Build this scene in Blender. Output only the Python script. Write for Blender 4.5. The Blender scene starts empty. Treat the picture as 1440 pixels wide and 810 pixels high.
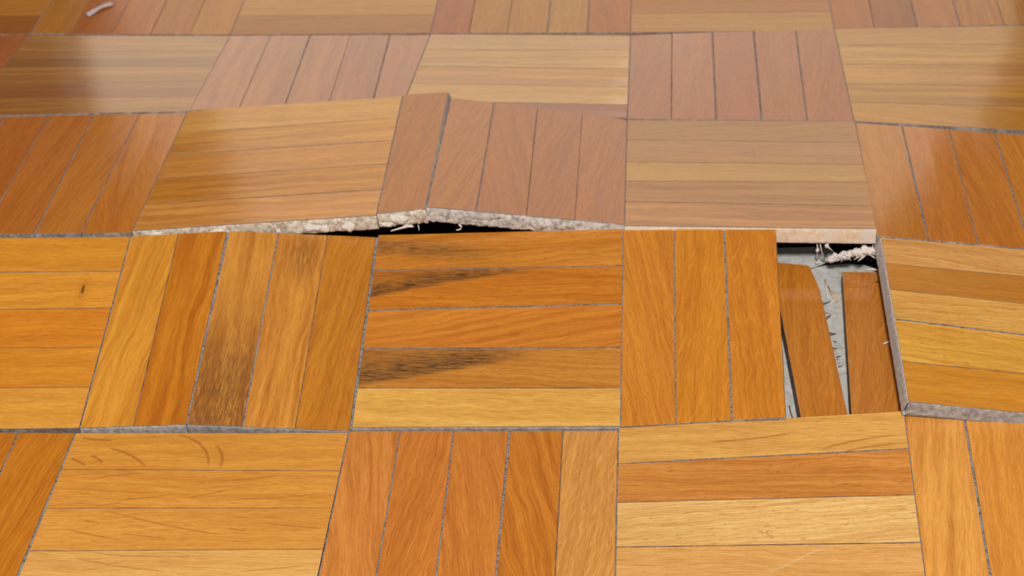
import bpy, bmesh, math, random
from mathutils import Vector, Matrix, noise
from mathutils.geometry import tessellate_polygon

scene = bpy.context.scene
col = scene.collection
MM = 0.001

# ---------------------------------------------------------------- camera
cam_data = bpy.data.cameras.new('camera')
cam = bpy.data.objects.new('camera', cam_data); col.objects.link(cam)
Xc = Vector((0.99514838, 0.08952525, -0.04080347))
Uc = Vector((-0.02086235, 0.59731456, 0.80173567))
Fc = Vector((-0.09614809, 0.7969947, -0.59628433))
CAM = Vector((144.097, -574.996, 505.777)) * MM
m = Matrix((Xc, Uc, -Fc)).transposed().to_4x4(); m.translation = CAM
cam.matrix_world = m
cam_data.sensor_width = 36; cam_data.lens = 2463.947 / 1440 * 36
cam_data.clip_start = 0.02
cam_data.dof.use_dof = True
cam_data.dof.focus_distance = 0.70
cam_data.dof.aperture_fstop = 20
scene.camera = cam

# ---------------------------------------------------------------- light
scene.view_settings.view_transform = 'Standard'
scene.view_settings.look = 'None'
scene.view_settings.gamma = 1
scene.view_settings.use_curve_mapping = False
scene.view_settings.exposure = 0.0
world = bpy.data.worlds.new('sky'); scene.world = world; world.use_nodes = True
bg = world.node_tree.nodes['Background']
bg.inputs[0].default_value = (1.0, 0.84, 0.64, 1); bg.inputs[1].default_value = 1.55

def area(name, loc, target, sx, sy, power, color):
    l = bpy.data.lights.new(name, 'AREA'); l.shape = 'RECTANGLE'; l.size = sx; l.size_y = sy
    l.energy = power; l.color = color
    o = bpy.data.objects.new(name, l); col.objects.link(o)
    o.location = loc
    o.rotation_euler = (Vector(target) - Vector(loc)).to_track_quat('-Z', 'Y').to_euler()
    return o
area('room_lamp_light', (0.10, -1.40, 1.75), (0.05, 0.12, 0), 0.22, 0.22, 46, (1.0, 0.97, 0.93))
area('rear_fill_light', (0.4, -2.45, 1.5), (0.1, 0.1, 0), 1.4, 1.1, 7, (0.95, 0.97, 1.0))  # added soft fill from behind the camera, no window is built there

# ---------------------------------------------------------------- node helpers
def new_mat(name):
    mt = bpy.data.materials.new(name); mt.use_nodes = True
    nt = mt.node_tree
    for n in list(nt.nodes): nt.nodes.remove(n)
    out = nt.nodes.new('ShaderNodeOutputMaterial')
    p = nt.nodes.new('ShaderNodeBsdfPrincipled')
    nt.links.new(p.outputs[0], out.inputs[0])
    return mt, nt, p
class NB:
    """small helper to write node maths in line"""
    def __init__(s, nt): s.nt = nt
    def put(s, sock, v):
        if hasattr(v, 'is_linked') or isinstance(v, bpy.types.NodeSocket): s.nt.links.new(v, sock)
        else: sock.default_value = v
    def math(s, op, a, b=0.0, clamp=False):
        n = s.nt.nodes.new('ShaderNodeMath'); n.operation = op; n.use_clamp = clamp
        s.put(n.inputs[0], a); s.put(n.inputs[1], b); return n.outputs[0]
    def mr(s, v, a, b, c=0.0, d=1.0):
        n = s.nt.nodes.new('ShaderNodeMapRange'); n.interpolation_type = 'SMOOTHSTEP'
        s.put(n.inputs[0], v)
        for i, q in enumerate((a, b, c, d)): s.put(n.inputs[i + 1], q)
        return n.outputs[0]
    def comb(s, x, y, z=0.0):
        n = s.nt.nodes.new('ShaderNodeCombineXYZ')
        s.put(n.inputs[0], x); s.put(n.inputs[1], y); s.put(n.inputs[2], z); return n.outputs[0]
    def sep(s, v):
        n = s.nt.nodes.new('ShaderNodeSeparateXYZ'); s.put(n.inputs[0], v); return n.outputs
    def noise(s, v, scale=1.0, detail=3.0, rough=0.55, dist=0.0):
        n = s.nt.nodes.new('ShaderNodeTexNoise'); s.put(n.inputs['Vector'], v)
        n.inputs['Scale'].default_value = scale; n.inputs['Detail'].default_value = detail
        n.inputs['Roughness'].default_value = rough; n.inputs['Distortion'].default_value = dist
        return n.outputs[0]
    def mix(s, f, a, b, mode='MIX'):
        n = s.nt.nodes.new('ShaderNodeMix'); n.data_type = 'RGBA'; n.blend_type = mode
        s.put(n.inputs[0], f); s.put(n.inputs[6], a); s.put(n.inputs[7], b); return n.outputs[2]
    def bump(s, h, strength, dist):
        n = s.nt.nodes.new('ShaderNodeBump'); n.inputs['Strength'].default_value = strength
        n.inputs['Distance'].default_value = dist; s.put(n.inputs['Height'], h); return n.outputs[0]

# ---------------------------------------------------------------- wood
KINDS = {  # angle deg, ring pitch mm, ring strength, streak strength, pore strength, fleck strength
    'p': (2, 3.0, .22, .35, .45, .00),
    'b': (1, 5.5, .50, .70, .40, .00),
    'f': (9, 3.2, .40, .35, .45, .15),
    'g': (16, 4.5, .60, .40, .35, .10),
    'c': (7, 5.0, .45, .55, .25, .10),
    'q': (5, 2.4, .30, .35, .30, .80),
    'd': (4, 2.6, .45, .40, .75, .00),
}
def wood(name, base, kind, seed, extra=None, right_dark=None):
    rnd = random.Random(seed)
    ang, pitch, ring, streak, pore, fleck = KINDS[kind]
    ang = math.radians(ang * rnd.choice((-1, 1)) * rnd.uniform(.7, 1.3))
    mt, nt, p = new_mat(name); k = NB(nt)
    uv = nt.nodes.new('ShaderNodeUVMap').outputs[0]     # UV in millimetres, u along the strip
    U0, V0, _ = k.sep(uv)
    ca, sa = math.cos(ang), math.sin(ang)
    ou, ov = rnd.uniform(0, 900), rnd.uniform(0, 900)
    u = k.math('ADD', k.math('MULTIPLY', U0, ca), k.math('MULTIPLY_ADD', V0, sa, ) )
    v = k.math('SUBTRACT', k.math('MULTIPLY', V0, ca), k.math('MULTIPLY', U0, sa))
    # V*sa + ou
    u = k.math('ADD', k.math('ADD', k.math('MULTIPLY', U0, ca), k.math('MULTIPLY', V0, sa)), ou)
    v = k.math('ADD', v, ov)
    warp = k.noise(k.comb(k.math('MULTIPLY', u, .022), k.math('MULTIPLY', v, .05)), 1, 2)
    vw = k.math('ADD', v, k.math('MULTIPLY', k.math('SUBTRACT', warp, .5), 9.0))
    broad = k.noise(k.comb(k.math('MULTIPLY', u, .008), k.math('MULTIPLY', vw, .16)), 1, 2)
    rings = k.noise(k.comb(k.math('MULTIPLY', u, .012), k.math('MULTIPLY', vw, 1.6 / pitch)), 1, 3, .6)
    fine = k.noise(k.comb(k.math('MULTIPLY', u, .09), k.math('MULTIPLY', vw, 2.6)), 1, 3, .65)
    pores = k.noise(k.comb(k.math('MULTIPLY', u, .22), k.math('MULTIPLY', v, 1.7)), 1, 2, .5)
    f = k.math('MULTIPLY', k.mr(broad, .33, .67, -.5, .5), streak)
    f = k.math('ADD', f, k.math('MULTIPLY', k.mr(rings, .36, .64, -.5, .5), ring))
    f = k.math('ADD', f, k.math('MULTIPLY', k.mr(fine, .36, .64, -.5, .5), .60))
    f = k.math('ADD', k.math('MULTIPLY', f, .74), .55, clamp=True)
    lightc = tuple(min(1, c * a) for c, a in zip(base, (1.24, 1.36, 1.6))) + (1,)
    darkc = tuple(c * a for c, a in zip(base, (.74, .60, .42))) + (1,)
    c = k.mix(f, darkc, lightc)
    pm = k.math('MULTIPLY', k.mr(pores, .60, .70), k.mr(broad, .3, .6, .35, 1.0))
    c = k.mix(k.math('MULTIPLY', pm, pore), c, tuple(q * w for q, w in zip(base, (.48, .33, .2))) + (1,))
    if fleck > 0:
        fu = k.math('ADD', k.math('MULTIPLY', U0, .34), k.math('MULTIPLY', V0, .20))
        fv = k.math('SUBTRACT', k.math('MULTIPLY', V0, .9), k.math('MULTIPLY', U0, .28))
        fl = k.noise(k.comb(k.math('ADD', k.math('MULTIPLY', fu, .35), ou), fv), .75, 1.5, .4, .6)
        c = k.mix(k.math('MULTIPLY', k.mr(fl, .60, .70), fleck * .45), c,
                  tuple(min(1, q * w) for q, w in zip(base, (1.45, 1.6, 1.9))) + (1,))
    if extra: c = extra(k, U0, V0, c, base)
    # scattered fine scratches and dull specks of the old lacquer
    sc = k.noise(k.comb(k.math('ADD', k.math('MULTIPLY', U0, .5), ov), k.math('MULTIPLY', V0, .55)), 1, 2, .5)
    c = k.mix(k.mr(sc, .70, .80, 0, .18), c, (.75, .6, .45, 1))
    nt.links.new(c, p.inputs['Base Color'])
    p.inputs['Roughness'].default_value = .42
    p.inputs['Specular IOR Level'].default_value = .25
    p.inputs['Coat Weight'].default_value = 1.0
    p.inputs['Coat Roughness'].default_value = .07
    p.inputs['Coat IOR'].default_value = 1.5
    h = k.math('ADD', k.math('MULTIPLY', fine, .4), k.noise(k.comb(k.math('MULTIPLY', U0, .03), k.math('MULTIPLY', V0, .06)), 1, 1))
    nb = k.bump(h, .35, .0003)
    nt.links.new(nb, p.inputs['Normal']); 
    nb2 = k.bump(h, .07, .0003)
    nt.links.new(nb2, p.inputs['Coat Normal'])
    return mt

def mask_dark(k, c, fac, colr): return k.mix(fac, c, colr)
DARK = (.055, .022, .006, 1)
def stain_mix(k, U, V, a, amt, c):
    g1 = k.noise(k.comb(k.math('MULTIPLY', U, .13), k.math('MULTIPLY', V, 1.5)), 1, 3, .7)
    a = k.math('MULTIPLY', a, k.mr(g1, .30, .66, .45, 1.15), clamp=True)
    c = k.mix(k.math('MULTIPLY', a, amt * .62), c, (.10, .055, .022, 1))
    return k.mix(k.math('MULTIPLY', k.math('MULTIPLY', a, a), k.mr(g1, .48, .62, 0, min(.9, amt * .75))), c, (.03, .016, .008, 1))
def stain_top(k, U, V, c, base):        # grey-black weather streak low on the left of the strip
    n = k.noise(k.comb(k.math('MULTIPLY', U, .07), k.math('MULTIPLY', V, .9)), 1, 3, .65)
    n2 = k.math('SUBTRACT', n, .5)
    d = k.math('ADD', k.math('SUBTRACT', V, k.math('ADD', 8.0, k.math('MULTIPLY', U, .13))), k.math('MULTIPLY', n2, 10))
    a = k.math('MULTIPLY', k.mr(d, -9, -1), k.mr(d, 0, 9, 1, 0))
    a = k.math('MULTIPLY', a, k.mr(U, 30, 75, 1, 0))
    return stain_mix(k, U, V, a, .85, c)
def stain_mid(k, U, V, c, base):
    n = k.math('SUBTRACT', k.noise(k.comb(k.math('MULTIPLY', U, .06), k.math('MULTIPLY', V, .7)), 1, 3, .65), .5)
    edge = k.math('SUBTRACT', 16.5, k.math('MULTIPLY', U, .27))      # streak runs up to the right
    edge = k.math('ADD', edge, k.math('MULTIPLY', k.math('POWER', k.math('DIVIDE', U, 60.0), 2.0), 4.0))
    d = k.math('ADD', k.math('SUBTRACT', V, edge), k.math('MULTIPLY', n, 5))
    a = k.math('MULTIPLY', k.mr(d, -12, -1, .35, 1), k.mr(d, -.5, 2.0, 1, 0))
    a = k.math('MULTIPLY', a, k.mr(U, 45, 95, 1, 0))
    return stain_mix(k, U, V, a, 1.25, c)
def stain_low(k, U, V, c, base):
    n = k.math('SUBTRACT', k.noise(k.comb(k.math('MULTIPLY', U, .06), k.math('MULTIPLY', V, .7)), 1, 3, .65), .5)
    edge = k.math('SUBTRACT', 21.0, k.math('MULTIPLY', U, .22))
    d = k.math('ADD', k.math('SUBTRACT', V, edge), k.math('MULTIPLY', n, 7))
    a = k.math('MULTIPLY', k.mr(d, -16, -1, .45, 1), k.mr(d, -.5, 3.0, 1, 0))
    a = k.math('MULTIPLY', a, k.mr(U, 45, 90, 1, 0))
    return stain_mix(k, U, V, a, 1.25, c)
def knot(cu, cv, ru, rv, colr=DARK, amt=.9, halo=3.2):
    def f(k, U, V, c, base):
        a = k.math('DIVIDE', k.math('SUBTRACT', U, cu), ru); b = k.math('DIVIDE', k.math('SUBTRACT', V, cv), rv)
        n = k.noise(k.comb(k.math('MULTIPLY', U, .4), k.math('MULTIPLY', V, .4)), 1, 2)
        r = k.math('ADD', k.math('SQRT', k.math('ADD', k.math('MULTIPLY', a, a), k.math('MULTIPLY', b, b))), k.math('MULTIPLY', k.math('SUBTRACT', n, .5), .8))
        rr = k.math('MULTIPLY', k.math('ADD', k.math('SINE', k.math('MULTIPLY', r, 5.0)), 1.0), .5)
        c = k.mix(k.math('MULTIPLY', k.math('MULTIPLY', rr, k.mr(r, halo * .6, halo * 1.6, 1, 0)), .45), c, tuple(x * y for x, y in zip(base, (.7, .5, .35))) + (1,))
        return k.mix(k.mr(r, .6, 1.2, amt, 0), c, colr)
    return f
def patch(cu, cv, ru, rv, colr, amt):
    def f(k, U, V, c, base):
        a = k.math('DIVIDE', k.math('SUBTRACT', U, cu), ru); b = k.math('DIVIDE', k.math('SUBTRACT', V, cv), rv)
        n = k.noise(k.comb(k.math('MULTIPLY', U, .08), k.math('MULTIPLY', V, .8)), 1, 3)
        r = k.math('ADD', k.math('SQRT', k.math('ADD', k.math('MULTIPLY', a, a), k.math('MULTIPLY', b, b))), k.math('SUBTRACT', n, .5))
        g1 = k.noise(k.comb(k.math('MULTIPLY', U, .12), k.math('MULTIPLY', V, 1.8)), 1, 3, .7)
        return k.mix(k.math('MULTIPLY', k.mr(r, .2, 1.3, amt, 0), k.mr(g1, .36, .6, .25, 1.3)), c, colr)
    return f
def dark_end(u0, u1, colr, amt):
    def f(k, U, V, c, base):
        g1 = k.noise(k.comb(k.math('MULTIPLY', U, .12), k.math('MULTIPLY', V, 1.8)), 1, 3, .7)
        return k.mix(k.math('MULTIPLY', k.mr(U, u0, u1, amt, 0), k.mr(g1, .36, .6, .25, 1.3)), c, colr)
    return f
def edge_dark(v0, v1, amt, mul=(.6, .45, .3)):
    def f(k, U, V, c, base):
        n = k.math('SUBTRACT', k.noise(k.comb(k.math('MULTIPLY', U, .03), k.math('MULTIPLY', V, .4)), 1, 2), .5)
        return k.mix(k.math('MULTIPLY', k.mr(k.math('ADD', V, k.math('MULTIPLY', n, 3)), v0, v1), amt), c, tuple(x * y for x, y in zip(base, mul)) + (1,))
    return f
def arcs(lines, colr=(.42, .12, .02, 1), w=.45, amt=.75):
    """curved brown rays: each line u0,v0,u1,v1,bow"""
    def f(k, U, V, c, base):
        tot = None
        for (u0, v0, u1, v1, bow) in lines:
            L = math.hypot(u1 - u0, v1 - v0); tx, ty = (u1 - u0) / L, (v1 - v0) / L
            du = k.math('SUBTRACT', U, u0); dv = k.math('SUBTRACT', V, v0)
            s = k.math('DIVIDE', k.math('ADD', k.math('MULTIPLY', du, tx), k.math('MULTIPLY', dv, ty)), L)
            t = k.math('SUBTRACT', k.math('MULTIPLY', dv, tx), k.math('MULTIPLY', du, ty))
            curve = k.math('MULTIPLY', k.math('MULTIPLY', s, k.math('SUBTRACT', 1.0, s)), 4 * bow)
            d = k.math('ABSOLUTE', k.math('SUBTRACT', t, curve))
            a = k.math('MULTIPLY', k.mr(d, w * .3, w * 1.3, 1, 0), k.math('MULTIPLY', k.mr(s, -.02, .12), k.mr(s, .85, 1.02, 1, 0)))
            tot = a if tot is None else k.math('MAXIMUM', tot, a)
        return k.mix(k.math('MULTIPLY', tot, amt), c, colr)
    return f
def both(*fs):
    def f(k, U, V, c, base):
        for g in fs: c = g(k, U, V, c, base)
        return c
    return f

def rough_mat(name, c1, c2, c3=None, scale=600, bump=.0006, rough=.9, dots=.0):
    mt, nt, p = new_mat(name); k = NB(nt)
    co = nt.nodes.new('ShaderNodeTexCoord').outputs['Object']
    n1 = k.noise(co, scale, 4, .65); n2 = k.noise(co, scale * .25, 3, .6)
    c = k.mix(k.mr(n1, .3, .7), c1 + (1,), c2 + (1,))
    if c3: c = k.mix(k.mr(n2, .48, .66), c, c3 + (1,))
    nt.links.new(c, p.inputs['Base Color']); p.inputs['Roughness'].default_value = rough
    p.inputs['Specular IOR Level'].default_value = .2
    nt.links.new(k.bump(n1, .7, bump), p.inputs['Normal'])
    return mt
M_EDGE = rough_mat('dusty_strip_edge', (.17, .14, .13), (.34, .30, .28), (.40, .37, .36))
M_FILL = rough_mat('joint_dust', (.10, .09, .09), (.42, .39, .40), (.34, .32, .33), scale=700)
M_SEAM = rough_mat('dusty_arris', (.16, .10, .07), (.34, .22, .14), (.12, .08, .06), scale=500)
M_CRUST = rough_mat('pale_adhesive_crust', (.34, .26, .18), (.86, .77, .65), (.62, .52, .39), scale=420, bump=.001)
M_CRUSTG = rough_mat('grey_adhesive_crust', (.30, .26, .23), (.78, .72, .66), (.54, .48, .42), scale=420, bump=.001)
M_LUMP = rough_mat('white_glue_lump', (.70, .64, .54), (.90, .86, .78), scale=500)
M_FIBRE = rough_mat('pale_wood_fibre', (.66, .57, .51), (.95, .90, .85), (.78, .68, .62), scale=700)
M_TANF = rough_mat('tan_wood_splinter', (.55, .33, .14), (.78, .55, .32), scale=700)
M_DKF = rough_mat('dark_wood_splinter', (.10, .07, .05), (.26, .20, .17), scale=700)
M_CONC = rough_mat('grey_screed', (.44, .44, .41), (.66, .66, .62), (.55, .55, .53), scale=260, bump=.0005)

# ---------------------------------------------------------------- mesh helpers
def link(name, me, parent=None):
    o = bpy.data.objects.new(name, me); col.objects.link(o); o.parent = parent; return o
def tag(o, label=None, cat=None, group=None, kind=None):
    if label: o['label'] = label
    if cat: o['category'] = cat
    if group: o['group'] = group
    if kind: o['kind'] = kind
    return o
def mesh_from(name, verts, faces, mats, midx=None, uvs=None, smooth=False):
    me = bpy.data.meshes.new(name); me.from_pydata([tuple(v) for v in verts], [], faces); me.update()
    for mt in mats: me.materials.append(mt)
    if midx: me.polygons.foreach_set('material_index', midx)
    if uvs is not None:
        ul = me.uv_layers.new(name='UVMap')
        for lp in me.loops: ul.data[lp.index].uv = uvs[lp.vertex_index]
    if smooth: me.polygons.foreach_set('use_smooth', [True] * len(me.polygons))
    me.update(); return me

FLOOR_Z = -8.0   # mm, top of the screed
def strip_mesh(name, q, mat, seed, gap=(.2, .2, .2, .2), thick=7.8, n=14, along_u=True, edge_mat=None, jag=0.0):
    """q: four top corners in mm, ordered so that q0->q1 runs along the strip; q3->q2 is its other long side.
    gap: shrink at (long side q0q1, end q1, long side q3q2, end q0)."""
    rnd = random.Random(seed)
    q = [Vector(p) for p in q]
    Lu = ((q[1] - q[0]).length + (q[2] - q[3]).length) / 2
    Lv = ((q[3] - q[0]).length + (q[2] - q[1]).length) / 2
    nrm = ((q[1] - q[0]).cross(q[3] - q[0])).normalized()
    if nrm.z < 0: nrm = -nrm
    def P(u, v):        # u,v in 0..1
        a = q[0].lerp(q[1], u); b = q[3].lerp(q[2], u); return a.lerp(b, v)
    g0, gE, g1, gS = gap
    sag = rnd.uniform(-.12, .12)
    rows = []  # cross profile: (v inset mm, drop)
    verts, uvs, faces, midx = [], [], [], []
    bev = .10
    prof = []
    for i in range(n + 1):
        t = i / n
        uu = (gS + t * (Lu - gS - gE)) / Lu
        w0 = rnd.uniform(-.07, .07); w1 = rnd.uniform(-.07, .07)
        if jag and i == n: w0 = w1 = 0
        cs = []
        vlo = (g0 + w0) / Lv; vhi = 1 - (g1 + w1) / Lv; b = bev / Lv
        ub = uu
        if i == 0: ub = uu + bev / Lu
        if i == n: ub = uu - bev / Lu
        for (vv, us, dz, bottom) in ((vlo, uu, 0, 1), (vlo, uu, .11, 0), (vlo + b, ub, 0, 0), (.5, ub, -sag, 0), (vhi - b, ub, 0, 0), (vhi, uu, .11, 0), (vhi, uu, 0, 1)):
            p = P(us, vv)
            if bottom:
                p = p - nrm * thick; p.z = max(p.z, FLOOR_Z + .03)
            else: p = p - nrm * dz
            cs.append(len(verts)); verts.append(p * MM); uvs.append((us * Lu, vv * Lv))
        prof.append(cs)
    for i in range(n):
        a, b = prof[i], prof[i + 1]
        for j in range(6):
            faces.append((a[j], b[j], b[j + 1], a[j + 1])); midx.append(1 if j in (0, 5) else (2 if j in (1, 4) else 0))
        faces.append((a[6], b[6], b[0], a[0])); midx.append(1)
    for c in (prof[0], prof[-1]):
        faces.append((c[1], c[2], c[3], c[4], c[5])); midx.append(1)
        faces.append((c[0], c[1], c[5], c[6])); midx.append(1)
    me = mesh_from(name, verts, faces, [mat, edge_mat or M_EDGE, M_SEAM], midx, uvs)
    bm = bmesh.new(); bm.from_mesh(me); bmesh.ops.recalc_face_normals(bm, faces=bm.faces); bm.to_mesh(me); bm.free()
    return me

def filler_mesh(name, a, b, width, drop=.25, depth=4.0, mat=None):
    """thin bar of dust packed in the seam between a and b (mm)"""
    a, b = Vector(a), Vector(b); d = (b - a).normalized(); s = d.cross(Vector((0, 0, 1))).normalized() * width / 2
    n = 16; verts = []; faces = []
    rnd = random.Random(int(a.x * 7 + b.y * 13))
    for i in range(n + 1):
        p = a.lerp(b, i / n); z = drop + rnd.uniform(-.1, .15)
        for off, dz in ((-s, z), (s, z), (s, depth), (-s, depth)):
            w = p + off; w.z = max(w.z - dz, FLOOR_Z + .05); verts.append(w * MM)
    for i in range(n):
        for j in range(4):
            faces.append((4 * i + j, 4 * i + 4 + j, 4 * i + 4 + (j + 1) % 4, 4 * i + (j + 1) % 4))
    faces += [(0, 1, 2, 3), (4 * n + 3, 4 * n + 2, 4 * n + 1, 4 * n)]
    return mesh_from(name, verts, faces, [mat or M_FILL])

# ---------------------------------------------------------------- data: corners (mm) of each square and its strip divisions
# order of corners: back left, back right, front right, front left; H strips run left-right, V strips run front-back
SQUARES = {
 'A-': ('H', [(-381.2, 466.9, -0.5), (-260.9, 472.4, -0.5), (-258.3, 352.7, -0.5), (-378.6, 347.2, -0.5)], [0, 0.2, 0.4, 0.6, 0.8, 1], [0, 0.2, 0.4, 0.6, 0.8, 1]),
 'A0': ('V', [(-260.8, 472.4, -0.5), (-135.4, 473.4, -0.5), (-132.8, 353.6, -0.5), (-258.2, 352.7, -0.5)], [0, 0.203, 0.407, 0.602, 0.797, 1], [0, 0.203, 0.407, 0.602, 0.797, 1]),
 'A1': ('H', [(-135.3, 473.0, -0.5), (-12.6, 476.8, -0.5), (-10.0, 357.1, -0.5), (-132.7, 353.2, -0.5)], [0, 0.2, 0.4, 0.6, 0.8, 1], [0, 0.2, 0.4, 0.6, 0.8, 1]),
 'A2': ('V', [(-12.5, 476.6, -0.5), (108.0, 479.5, -0.5), (110.6, 359.7, -0.5), (-9.9, 356.8, -0.5)], [0, 0.193, 0.386, 0.586, 0.785, 1], [0, 0.193, 0.386, 0.586, 0.785, 1]),
 'A3': ('H', [(108.1, 479.6, -0.5), (228.8, 483.8, -0.5), (231.4, 364.0, -0.5), (110.7, 359.8, -0.5)], [0, 0.2, 0.4, 0.6, 0.8, 1], [0, 0.2, 0.4, 0.6, 0.8, 1]),
 'A4': ('V', [(228.9, 484.4, -0.5), (348.8, 493.4, -0.5), (351.4, 373.7, -0.5), (231.5, 364.7, -0.5)], [0, 0.198, 0.408, 0.617, 0.833, 1], [0, 0.198, 0.408, 0.617, 0.833, 1]),
 'B-': ('V', [(-378.6, 346.9, -1.0), (-258.3, 352.4, -1.0), (-254.8, 226.6, 16.8), (-375.0, 223.1, 16.8)], [0, 0.2, 0.4, 0.6, 0.8, 1], [0, 0.2, 0.4, 0.6, 0.8, 1]),
 'B0': ('H', [(-258.2, 352.4, -1.0), (-132.8, 353.4, -1.0), (-127.0, 234.6, 16.8), (-254.7, 226.6, 16.8)], [0, 0.22, 0.43, 0.623, 0.815, 1], [0, 0.215, 0.431, 0.628, 0.818, 1]),
 'B1': ('V', [(-132.7, 353.0, -0.8), (-10.0, 356.8, -1.0), (-10.3, 239.2, 16.0), (-126.9, 235.0, 17.5)], [0, 0.202, 0.402, 0.601, 0.799, 1], [0, 0.233, 0.446, 0.651, 0.859, 1]),
 'B2': ('H', [(-9.9, 356.6, -0.8), (110.6, 359.5, -1.5), (113.1, 240.7, 12.2), (-10.2, 239.6, 16.0)], [0, 0.224, 0.448, 0.671, 0.884, 1], [0, 0.204, 0.444, 0.656, 0.859, 1]),
 'B3': ('V', [(110.7, 359.6, -1.5), (231.4, 363.8, 0.5), (234.5, 243.8, 9.7), (113.2, 240.6, 11.4)], [0, 0.204, 0.403, 0.606, 0.811, 1], [0, 0.195, 0.394, 0.594, 0.794, 1]),
 'B4': ('H', [(231.5, 364.4, 0.1), (351.4, 373.4, -1.0), (355.0, 238.8, 6.5), (234.6, 244.6, 9.2)], [0, 0.186, 0.404, 0.621, 0.807, 1], [0, 0.194, 0.393, 0.584, 0.785, 1]),
 'C0': ('V', [(-254.2, 227.4, 15.4), (-128.0, 233.3, 16.6), (-126.3, 113.0, 20.1), (-253.7, 107.5, 19.1)], [0, 0.197, 0.39, 0.589, 0.791, 1], [0, 0.202, 0.405, 0.617, 0.802, 1]),
 'C1': ('H', [(-127.9, 235.7, 16.6), (-8.4, 238.5, 25.4), (-4.1, 118.7, 29.3), (-126.2, 114.6, 20.3)], [0, 0.207, 0.399, 0.595, 0.799, 1], [0, 0.196, 0.397, 0.595, 0.802, 1]),
 'C2a': ('V', [(-8.3, 240.2, 25.3), (16.2, 241.3, 26.7), (20.0, 121.0, 32.0), (-4.0, 120.1, 29.2)], [0, 1], [0, 1]),
 'C2b': ('V', [(17.7, 240.4, 23.7), (113.0, 241.7, 11.2), (116.2, 122.1, 24.0), (20.8, 120.8, 33.3)], [0, 0.246, 0.492, 0.746, 1], [0, 0.249, 0.504, 0.749, 1]),
 'C3': ('H', [(113.1, 240.4, 11.0), (235.0, 243.9, 9.7), (236.3, 124.5, 22.3), (116.3, 121.2, 23.8)], [0, 0.206, 0.424, 0.605, 0.792, 1], [0, 0.218, 0.432, 0.591, 0.807, 1]),
 'C4': ('V', [(235.1, 243.0, 9.3), (354.3, 237.0, 4.5), (358.0, 126.0, 7.0), (236.4, 123.1, 19.2)], [0, 0.206, 0.412, 0.611, 0.806, 1], [0, 0.203, 0.398, 0.601, 0.8, 1]),
 'D0': ('H', [(-249.2, 104.0, 19.9), (-126.5, 111.4, 19.1), (-121.5, -7.5, -1.8), (-245.3, -16.7, -0.4)], [0, 0.193, 0.397, 0.597, 0.796, 1], [0, 0.197, 0.398, 0.602, 0.802, 1]),
 'D1a': ('V', [(-126.4, 111.8, 18.9), (-78.0, 113.0, 22.4), (-73.2, -5.1, -0.1), (-121.4, -6.8, -2.4)], [0, 0.497, 1], [0, 0.504, 1]),
 'D1b': ('V', [(-76.6, 113.1, 22.4), (-4.9, 116.9, 17.5), (-0.5, -2.2, -3.6), (-72.6, -5.0, -0.1)], [0, 0.334, 0.668, 1], [0, 0.342, 0.666, 1]),
 'D2': ('H', [(-4.2, 119.0, 17.3), (115.5, 121.4, 22.0), (118.9, 2.7, -0.6), (0.2, 0.0, -3.5)], [0, 0.2, 0.416, 0.615, 0.81, 1], [0, 0.203, 0.405, 0.625, 0.821, 1]),
 'D3': ('V', [(115.6, 121.0, 21.8), (188.7, 122.5, 22.4), (190.1, 3.0, 7.0), (119.0, 2.6, -0.9)], [0, 0.336, 0.662, 1], [0, 0.338, 0.677, 1]),
 'D4': ('H', [(238.6, 123.7, 18.0), (360.5, 125.2, 6.8), (361.3, 5.6, 4.2), (241.0, 3.5, 17.2)], [0, 0.177, 0.343, 0.528, 0.775, 1], [0, 0.185, 0.375, 0.578, 0.79, 1]),
 'E0': ('V', [(-241.9, -16.0, -0.3), (-121.7, -12.5, -0.3), (-119.3, -133.9, -0.1), (-238.9, -137.4, -0.1)], [0, 0.147, 0.361, 0.577, 0.787, 1], [0, 0.147, 0.361, 0.577, 0.787, 1]),
 'E1': ('H', [(-121.3, -12.5, -0.3), (-0.0, -6.2, -0.9), (3.0, -126.6, 0.6), (-118.3, -133.9, -0.1)], [0.0, 0.195, 0.394, 0.6, 0.8, 1], [0.0, 0.208, 0.398, 0.6, 0.8, 1]),
 'E2': ('V', [(0.1, -5.0, -1.1), (118.1, -0.3, -0.4), (121.4, -121.4, 0.5), (3.1, -126.7, -1.4)], [0, 0.192, 0.391, 0.599, 0.796, 1], [0, 0.198, 0.402, 0.601, 0.801, 1]),
 'E3': ('H', [(118.2, 1.6, -0.4), (240.2, 7.2, 8.8), (242.1, -111.4, -4.3), (121.5, -119.2, -0.9)], [0.0, 0.192, 0.386, 0.6, 0.8, 1], [0.0, 0.181, 0.392, 0.6, 0.8, 1]),
 'E4': ('V', [(240.3, 10.2, 8.3), (365.2, 10.4, 4.6), (359.7, -110.6, -2.9), (242.2, -116.5, -5.4)], [0, 0.202, 0.404, 0.604, 0.804, 1], [0, 0.215, 0.429, 0.621, 0.81, 1]),
}

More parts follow.
